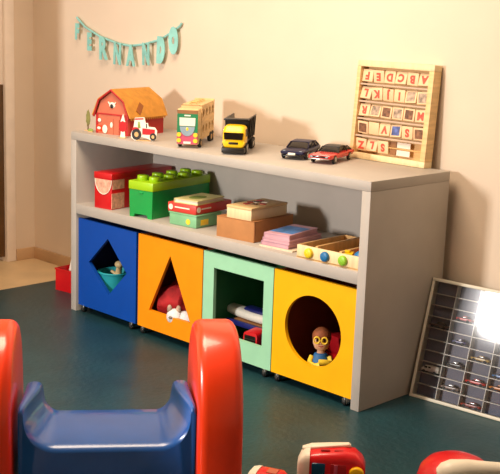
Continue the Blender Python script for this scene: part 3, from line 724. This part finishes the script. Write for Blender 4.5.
def mini(col, row, k, label, kind='car', s=1):
    L, w, h = .070 * s, .027, .023
    m = MB()
    if kind == 'van':
        m.rings([se(w / 2 * q, .006, z, -L / 2 + L * p, 16, 5) for p, z, q in ((0, .012, .85), (.03, .016, .97), (.12, .018, 1), (.22, .027, .96), (.5, .029, .96), (.97, .029, .96), (1, .026, .92))])
        m.box((-w / 2 - .0006, -L / 2 + L * .2, .017), (-w / 2 + .001, -L / 2 + L * .36, .024), 1)
        m.box((w / 2 - .001, -L / 2 + L * .2, .017), (w / 2 + .0006, -L / 2 + L * .36, .024), 1).box((w / 2 - .001, -L / 2 + L * .42, .018), (w / 2 + .0006, -L / 2 + L * .56, .024), 1)
    else:
        m.rings([se(w / 2 * q, a * h, z * h, -L / 2 + L * p, 16, 4.5) for p, a, z, q in ((0, .38, .5, .8), (.04, .26, .58, .96), (.3, .24, .64, 1), (.7, .24, .68, 1), (.96, .28, .66, .97), (1, .4, .6, .85))])
        m.rings([se(w / 2 * q, .55 * h, z * h, -L / 2 + L * p, 16, 5) for p, z, q in ((.3, .64, .85), (.44, .95, .72), (.66, .97, .7), (.86, .66, .82))], 1)
        m.rings([se(w / 2 * q, (z - .12) * h, (z + .03) * h, -L / 2 + L * p, 16, 5) for p, z, q in ((.42, .94, .74), (.55, .99, .72), (.68, .96, .72))], 0)
    for y in (-L * .3, L * .3):
        for x in (-w / 2, w / 2): m.cyl((x - .002, y, .0055), (x + .002, y, .0055), .0055, n=12, mi=2)
    m.xf(RZ(-PI / 2) @ RZ(0))       # nose to the left, side to the glass
    m.xf(CM @ T(BD + (col + .5) * CP, .0185, BD + row * RP + .0016))
    o = m.build('model_car', [k, 'dark_glass', 'rubber'])
    return tag(o, label + ' in the display case', 'toy car', 'model cars in the display case')
mini(0, 2, 'mini_white', 'white model van low in the left column', 'van')
mini(0, 6, 'mini_brown', 'long dark brown model car in the left column', s=1.1)
mini(1, 7, 'mini_red', 'bright red model car highest of all', s=.85)
mini(1, 5, 'mini_navy', 'navy blue model car in the second column', s=.75)
mini(1, 3, 'mini_dark', 'nearly black model car in the second column')
mini(1, 1, 'mini_silver', 'silver brown model car low in the second column')
mini(2, 4, 'mini_gold', 'dull gold model car in the third column')
mini(2, 2, 'mini_red', 'red model car beside the orange one', s=1.1)
mini(2, 0, 'mini_wine', 'wine red model car in the bottom row', s=1.1)
mini(3, 3, 'mini_blue', 'pale blue model car above the orange one')
mini(3, 2, 'mini_orange', 'orange model car right of the red one', s=1.05)

# ------------------------------------------------------------------ toddler slide in the foreground
t = thing('toddler_slide', 'blue plastic toddler slide with tall orange side panels in the foreground', 'slide', (1.893, -1.261, 0), math.atan2(.79, .613))
def side(s, xa, xb):
    pts = []
    n = 40
    for i in range(n + 1):
        a = PI - PI * i / n
        pts.append((.165 + .20 * math.copysign(abs(math.cos(a)) ** (2 / 2.4), math.cos(a)), .29 + .263 * abs(math.sin(a)) ** (2 / 2.4)))
    pts = [(-.045, 0)] + pts + [(.375, 0)]
    m = MB().prism([(p[0], p[1]) for p in pts], 'x', xa, xb, 0, .022, None, True, 4)
    return m.build('side_panel', 'slide_orange', t, 50)
side(1, .207, .312); side(-1, -.322, -.217)
# chute: U-section loft, platform then slope down away from the camera
def usec(y, z, k, wall=.098, inner=.120):
    hw = .205 - .004 * k; n = 10; p = .012 + .026 * k          # width of the rounded rim
    rim = [(-hw, z + wall - .022)] + [(-hw + p / 2 - p / 2 * math.cos(PI * i / 6), z + wall - .010 + .010 * math.sin(PI * i / 6)) for i in range(7)]
    x0 = hw - p; rx = x0 - inner; rz_ = wall - .016
    cur = [(-inner - rx * math.cos(PI / 2 * i / n), z + rz_ * (1 - math.sin(PI / 2 * i / n))) for i in range(n + 1)]
    half = rim + cur
    o = half + [(-q[0], q[1]) for q in reversed(half)]
    return [(q[0], y, q[1]) for q in o]
path = [(0.022, .282), (.026, .289), (.034, .294), (.05, .297), (.13, .300), (.21, .301), (.255, .299), (.29, .280), (.40, .192), (.55, .095), (.66, .046), (.74, .034)]
rg = []
for y, z in path:
    top = usec(y, z, min(1, (y - .022) / .2), wall=.100 - .022 * min(1, (y - .022) / .2))
    zb = .004 if y < .23 else z - .03
    rg.append(top + [(.203, y, zb), (-.203, y, zb)])
m = MB().rings(rg, 0, True, True); ch = m.build('chute', 'slide_blue', t, 35)

# ------------------------------------------------------------------ toys at the bottom edge
t = thing('fire_engine', 'red and white rounded toy fire engine with a yellow knob on the foreground mat', 'toy vehicle', (1.950, -.518, 0), .785 - .10)
t.scale = (1, .6, .88)
# local x = length (nose at -x)
L = .185
m = MB()
secs = [(-.092, .046, .050, .085), (-.084, .060, .034, .108), (-.066, .066, .022, .123), (-.03, .068, .020, .130), (.03, .068, .020, .137), (.062, .066, .020, .132), (.083, .060, .024, .112), (.092, .050, .034, .092)]
m.rings([[(x, p[0] * 1.0, p[2]) for p in se(hw, zb, zt, 0, 26, 4.2)] for x, hw, zb, zt in secs]); m.build('vehicle_body', 'toy_red', t)
m = MB().rings([[(x, p[0], p[2]) for p in se(hw, zb, zt, 0, 26, 4.2)] for x, hw, zb, zt in ((-.096, .044, .044, .090), (-.088, .062, .028, .112), (-.074, .069, .020, .126), (-.062, .0695, .020, .130))]); m.build('white_nose', 'toy_white', t)
m = MB().rings([[(x, p[0] + .030, p[2]) for p in se(hw, zb, zt, 0, 20, 3)] for x, hw, zb, zt in ((-.085, .014, .112, .126), (-.06, .026, .118, .135), (-.01, .024, .130, .141), (.03, .018, .133, .146), (.044, .014, .134, .148), (.050, .008, .134, .143))]); m.build('white_ladder', 'toy_white', t)
MB().box((-.056, -.0705, .055), (-.018, -.062, .100), 0, .006).build('side_window', 'toy_blue_glass', t)
MB().box((-.004, -.0700, .030), (.040, -.060, .100), 0, .004).build('door_recess', 'deep_red', t)
MB().box((.006, -.0715, .045), (.016, -.068, .098), 0, .002).box((.004, -.0715, .034), (.034, -.069, .044), 0, .002).build('door_trim', 'pink', t)
MB().cyl((.068, -.060, .075), (.068, -.080, .075), .021, .019, 24, bev=.004).build('knob', 'toy_yellow', t)
for x in (-.02, .018): MB().box((x - .013, -.035, .1325), (x + .013, -.022, .1365), 0, .002).build('roof_vent', 'deep_red', t)
MB().ball((-.082, -.058, .078), (.006, .005, .006)).build('headlight', 'black', t)
for x in (-.055, .05):
    for s in (-1, 1):
        MB().cyl((x, s * .058, .022), (x, s * .072, .022), .022, n=22, bev=.003).build('wheel', 'rubber', t)
t = thing('small_fire_engine', 'smaller red and white toy vehicle left of the fire engine', 'toy vehicle', (1.853, -.671, 0), .785 - .35)
m = MB().rings([[(x, p[0], p[2]) for p in se(hw, zb, zt, 0, 22, 4)] for x, hw, zb, zt in ((-.055, .026, .020, .045), (-.046, .034, .012, .058), (-.02, .036, .012, .063), (.035, .036, .012, .062), (.052, .030, .018, .048))]); m.build('vehicle_body', 'toy_red', t)
m = MB().rings([[(x, p[0], p[2]) for p in se(hw, zb, zt, 0, 22, 4)] for x, hw, zb, zt in ((-.058, .024, .018, .046), (-.050, .035, .012, .060), (-.036, .037, .012, .064), (-.028, .0372, .012, .0645))]); m.build('white_nose', 'toy_white', t)
MB().box((-.004, -.016, .060), (.026, .016, .065), 0, .002).build('roof_print', 'salmon', t)
MB().ball((-.050, -.030, .040), (.005, .004, .005)).build('headlight', 'black', t)
for x in (-.03, .03):
    for s in (-1, 1): MB().cyl((x, s * .030, .013), (x, s * .038, .013), .013, n=18, bev=.002).build('wheel', 'rubber', t)
t = thing('round_toy', 'round red toy with a curved white handle at the bottom right corner', 'toy', (2.231, -.327, 0), .75)
m = MB().rings([[(r * math.cos(2 * PI * i / 36), r * math.sin(2 * PI * i / 36), z) for i in range(36)] for z, r in ((0, .098), (.02, .106), (.06, .108), (.095, .098), (.115, .080), (.128, .052), (.133, .02))]); m.build('dome', 'toy_red', t)
m = MB().tube([(-.058, -.058, .100), (-.054, -.060, .103), (-.042, -.062, .109), (-.02, -.062, .117), (.02, -.06, .123), (.07, -.06, .125), (.12, -.062, .126), (.17, -.06, .130), (.21, -.055, .134), (.222, -.052, .134)], [.006, .020, .029, .031, .026, .021, .019, .022, .024, .012], 18); m.build('handle', 'toy_white', t)

# ------------------------------------------------------------------ light
def area(name, loc, target, size, power, col, sy=None):
    l = bpy.data.lights.new(name, 'AREA'); l.energy = power; l.color = col; l.size = size
    if sy: l.shape = 'RECTANGLE'; l.size_y = sy
    o = bpy.data.objects.new(name, l); COL.objects.link(o); o.location = loc
    o.rotation_euler = (Vector(target) - Vector(loc)).to_track_quat('-Z', 'Y').to_euler()
    return o
area('window_lamp', (.62, -3.2, 1.28), (1.2, .3, .6), .26, 100, (1, .955, .91), .40)
area('ceiling_lamp', (1.15, -.95, 2.55), (1.15, -.9, 0), 1.1, 74, (1, .79, .58))
w = bpy.data.worlds.new('world'); SC.world = w; w.use_nodes = True
w.node_tree.nodes['Background'].inputs[0].default_value = (1, .84, .68, 1)
w.node_tree.nodes['Background'].inputs[1].default_value = .5
SC.view_settings.view_transform = 'Standard'; SC.view_settings.look = 'None'
SC.view_settings.exposure = -.18; SC.view_settings.gamma = 1
